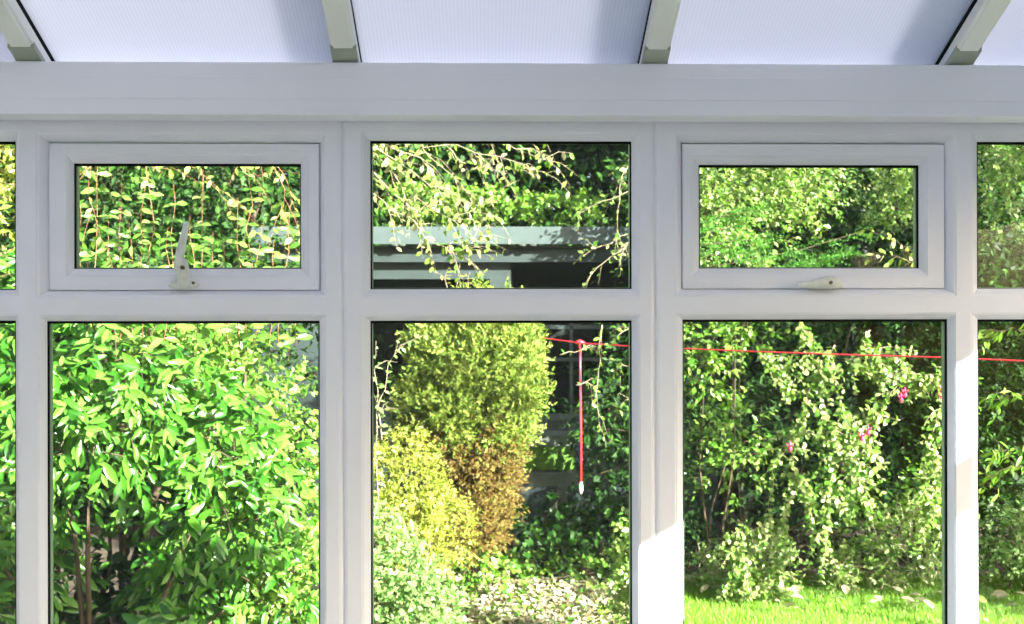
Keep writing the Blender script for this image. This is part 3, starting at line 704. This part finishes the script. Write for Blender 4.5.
bush('ground_ivy', 'low bright green ground cover below the lobed plant', 'ground cover', [B(475, 572, 4.9, 38, 14, .2), B(530, 566, 5.6, 40, 10, .2), B(490, 568, 5.6, 30, 9, .2), B(600, 572, 5.4, 45, 10, .2)], 300, .07, 6, .045, 'leaf', 'fresh', ratio=.8, stem_n=30, stem_r=.0015, limb=.1)
bush('edge_ivy', 'pale leaved climber at the lower right edge of the middle window', 'climber', [B(634, 560, 3.6, 16, 40, .15), B(640, 620, 3.6, 26, 40, .15)], 260, .08, 6, .04, 'leaf', 'climb', ratio=.7, stem_n=40, stem_r=.0015)

# -- right: dark hedge with sunlit climbers
bush('mixed_hedge', 'tall dense dark green hedge behind the lawn in the right window', 'hedge',
     [B(730, 300, 6.3, 90, 130, .5), B(860, 300, 6.4, 90, 130, .5), B(740, 480, 6.2, 90, 90, .5), B(870, 480, 6.2, 90, 90, .5), B(980, 300, 6.3, 90, 130, .5), B(1000, 480, 6.2, 90, 90, .5), B(720, 160, 6.5, 90, 80, .5), B(860, 160, 6.5, 90, 80, .5)],
     4600, .2, 6, .075, 'leaf', 'darkleaf', shell=.3, stem_n=200, stem_r=.004, limb=.3)
br = [[(835, 345), (815, 380), (800, 430), (775, 465), (768, 520), (775, 560), (760, 600)], [(870, 330), (862, 345), (880, 352), (892, 360)], [(830, 350), (822, 400), (836, 450), (828, 500), (822, 560)], [(800, 320), (815, 360), (825, 372)],
      [(810, 400), (790, 440), (800, 480), (812, 520)], [(765, 525), (745, 535), (730, 560), (722, 596)], [(770, 520), (752, 550), (742, 590)], [(800, 430), (830, 440), (850, 470), (862, 500)], [(790, 500), (778, 540), (786, 590)], [(840, 400), (850, 430), (845, 470)], [(760, 355), (775, 368), (790, 372)], [(845, 360), (862, 372), (880, 372)]]
branchy('pale_climber', 'sunlit climber with arching pale stems and small leaves in middle of right window', 'climber', br, 4.6, .0050, .052, .034, 'climb', sub=16, sublen=.2, droop=.3, pairs=True, ratio=.8)
t = branchy('fuchsia_bush', 'arching fuchsia sprays with crimson hanging flowers at right side of right window', 'shrub',
        [[(962, 643), (961, 500), (960, 380)], [(960, 380), (925, 380), (900, 382), (888, 398)], [(955, 400), (940, 410), (930, 440), (925, 480)], [(900, 420), (880, 415), (866, 425), (860, 440)], [(950, 420), (935, 450), (940, 500)], [(880, 470), (868, 440), (858, 462), (856, 485)], [(955, 372), (940, 376), (930, 384)], [(950, 470), (930, 490), (925, 520)], [(960, 440), (948, 470), (950, 520)]],
        3.9, .004, .058, .04, 'climb', sub=11, sublen=.16, pairs=True, droop=.5, ratio=.65)
so_ = Vector(t.location)
for px, py in ((901, 397), (905, 392), (942, 388), (941, 396), (868, 430), (862, 436), (790, 446)):
    q = at(px, py, 3.82) - so_; bm = bmesh.new()
    loft(bm, [q + Vector((0, 0, .03)), q + Vector((0, 0, .012)), q, q + Vector((0, 0, -.02)), q + Vector((0, 0, -.034))], [.002, .006, .006, .014, .003], 8)
    for k in range(4):
        a_ = k * math.pi / 2 + .4; loft(bm, [q, q + Vector((math.cos(a_) * .018, math.sin(a_) * .018, .004)), q + Vector((math.cos(a_) * .026, math.sin(a_) * .026, .016))], [.003, .005, .001], 5)
    obj('flower', bm, M['pink'], t)
bush('low_border_bush', 'twiggy low bush with pale leaves at the lower left of the right window', 'shrub', [B(755, 562, 4.9, 38, 30, .25), B(705, 572, 5.0, 26, 24, .2)], 330, .1, 6, .036, 'leaf', 'climb', ratio=.6, stem_mat='twig', stem_n=120, stem_r=.003, shell=.5, limb=.25)
bush('ivy_patches', 'mid green leafy growth scattered over the dark hedge in the right window', 'climber', [B(705, 365, 5.3, 26, 40, .2), B(735, 335, 5.4, 40, 20, .2), B(915, 500, 5.2, 40, 26, .2), B(730, 450, 5.4, 40, 50, .2), B(840, 500, 5.3, 30, 50, .2)], 420, .13, 6, .055, 'leaf', 'fresh', ratio=.6, stem_n=60, shell=.6, limb=.3)
bush('speckled_bush', 'speckled bush with cream and bronze leaves at the lower right of right window', 'shrub', [B(910, 540, 4.9, 46, 38, .3), B(860, 570, 5.0, 38, 24, .25)], 520, .11, 6, .038, 'leaf', 'climb', ratio=.6, stem_mat='twig', stem_n=120, stem_r=.003, shell=.5, limb=.25)
bush('cream_edged_bush', 'cream-edged bush in the narrow window at the right edge', 'shrub', [B(1010, 540, 4.9, 38, 34, .3), B(1050, 555, 4.9, 40, 38, .3)], 600, .1, 6, .038, 'leaf', 'pale', ratio=.6, stem_n=60, limb=.3)
branchy('drooping_leaf_branch', 'branch of long drooping leaves in the narrow window at the right edge', 'tree branch', [[(1050, 440), (1010, 448), (990, 455)], [(1045, 470), (1010, 468), (988, 478)], [(1050, 390), (1015, 395), (990, 400)], [(1050, 335), (1010, 330), (988, 340)]], 3.2, .0025, .085, .035, 'fresh', stem_mat='bark', sub=6, sublen=.14, droop=.9, ratio=.3, z0=1.0)
# -- upper right window
bush('small_leaved_tree', 'light speckled small-leaved tree in the upper right window', 'tree', [B(750, 175, 4.6, 75, 40, .35), B(730, 225, 4.6, 60, 50, .35), B(800, 180, 4.7, 50, 50, .3), B(890, 190, 5.0, 40, 30, .3), B(1010, 190, 4.9, 50, 50, .35)], 1600, .12, 6, .038, 'leaf', 'climb', ratio=.65, shell=.5, stem_n=150, stem_r=.0018, limb=.04)
t = empty('feathery_conifer', (at(760, HY, 3.4).x, 3.4, GZ)); tag(t, 'feathery bright green conifer branches at bottom of the upper right window', 'conifer'); so_ = Vector(t.location)
arrs = []; bm = bmesh.new()
for sp_ in ([(660, 275), (740, 262), (800, 250), (860, 232)], [(660, 230), (700, 222), (730, 214), (760, 210)], [(650, 250), (700, 245), (740, 240), (770, 240)], [(680, 290), (760, 275), (820, 262), (850, 250)], [(660, 262), (710, 255), (760, 252)], [(720, 290), (790, 268), (830, 258)], [(650, 240), (690, 236), (735, 226)]):
    pts = [at(a_, b_, 3.4) - so_ for a_, b_ in sp_]; loft(bm, pts, [.003, .0025, .002, .001][:len(pts)], 6)
    for k in range(46):
        i = random.randrange(len(pts) - 1); s_ = pts[i].lerp(pts[i + 1], random.random()); d = (pts[i + 1] - pts[i]).normalized()
        d = (d * .9 + Vector((random.uniform(-.3, .3), random.uniform(-.7, .5), random.uniform(-.75, .6)))).normalized()
        q = [s_, s_ + d * .05, s_ + d * .11 + Vector((0, 0, -.012))]
        arrs.append(spine_leaves(q, .008, .020, .22, droop=.1, taper=.5, spread=.7))
trunk_pts = [Vector((at(657, 400, 3.4).x - so_.x, .05, 0)), Vector((at(657, 400, 3.4).x - so_.x, .05, 1.0)), at(657, 262, 3.4) - so_]
loft(bm, trunk_pts, [.03, .025, .01], 8)
leaves('foliage', *cat_arr(arrs), 'needle', M['feather'], t); obj('branchwork', bm, M['bark'], t)
branchy('hanging_leaf_sprig', 'sprig with a few large pale hanging leaves at right of upper right window', 'tree branch', [[(960, 900), (960, 700), (960, 300), (930, 262), (905, 244), (885, 238), (872, 232)], [(930, 275), (905, 258), (880, 252)]], 2.2, .0022, .058, .035, 'overhang', stem_mat='bark', sub=4, sublen=.08, droop=.8, z0=2.0)

bush('added_shade_tree', 'unseen broad leafy tree added beyond the right end of the lawn to shade the hedge', 'tree',  # unseen tree, added out of view to throw shade on the hedge
     [((6.8, 2.5, 2.2), (1.6, .7, 1.6)), ((6.4, 2.6, 3.9), (1.5, .7, 1.2)), ((8.0, 2.4, 3.4), (1.2, .7, 1.6)), ((5.9, 2.9, 1.2), (.8, .5, .8))], 1800, .3, 6, .12, 'leaf', 'midleaf', shell=.4, stem_n=60, lumps=3)
# ---------------- lawn, fallen leaves, litter
def zone(n, l_, r_, Ya, Yb):
    y = RNG.uniform(Ya, Yb, n); s = (y - CAM.y) / F
    x = (RNG.uniform(l_, r_, n) - 485) * s
    return np.stack([x, y, np.full(n, GZ)], 1)
bm = bmesh.new()
xa, xb = at(636, HY, 4.6).x, 6.5
box(bm, xa, xb, 1.0, 5.25, GZ - .04, GZ + .012)
tag(obj('lawn_turf', bm, M['lawn_soil']), kind='structure')
n = 42000; P = zone(n, 650, 1150, 3.6, 5.35); P[:, 2] += .01
D = nrm(np.array([0, 0, 1.0]) + rdir(n) * .45); N3 = nrm(np.array([.2, -1, .2]) + rdir(n) * .6); L = RNG.uniform(.03, .075, n)
tag(leaves('grass', P, D, N3, L, np.full(n, .005), 'needle', M['grass']), 'short bright green lawn grass at the bottom of the right window', 'grass', kind='stuff')
n = 9000; P = zone(n, 430, 660, 3.6, 6.2); P[:, 2] += RNG.uniform(-.02, .05, n)
D = nrm(rdir(n) * [1, 1, .35]); N3 = nrm(np.array([0, -.2, 1.0]) + rdir(n) * .7); L = RNG.uniform(.03, .07, n)
tag(leaves('leaf_litter', P, D, N3, L, L * .5, 'leaf', M['litter']), 'carpet of pale dry leaf litter below the conifer in the middle window', 'leaf litter', kind='stuff')
n = 700; P = zone(n, 440, 660, 4.0, 6.0); P[:, 2] += RNG.uniform(0, .08, n)
D = nrm(rdir(n) + [0, 0, .5]); N3 = nrm(np.array([0, -.2, 1.0]) + rdir(n) * .6); L = RNG.uniform(.03, .055, n)
tag(leaves('weeds', P, D, N3, L, L * .7, 'leaf', M['fresh']), 'small green weeds scattered through the dry leaf litter', 'weeds', kind='stuff')
T, faces = TPL['broad']
fl = bpy.data.meshes.new('fallen_leaf'); fl.from_pydata([(a_ * .045, b_ * .07, c_ * .09) for a_, b_, c_ in T], [], faces); fl.materials.append(M['fallen'])
for i in range(46):
    px = random.choice([random.uniform(690, 942), random.uniform(690, 942), random.uniform(981, 1022)]); yy = random.uniform(4.25, 5.2)
    o = bpy.data.objects.new('fallen_leaf', fl); C.objects.link(o)
    o.location = ((px - 485) * (yy - CAM.y) / F, yy, GZ + .085); o.rotation_euler = (random.uniform(-.2, .7), random.uniform(-.3, .3), random.uniform(0, 6.28)); o.scale = [random.uniform(1.0, 1.6)] * 3
    tag(o, 'pale dry fallen leaf lying on the bright green lawn', 'fallen leaf', 'fallen leaves on the lawn')
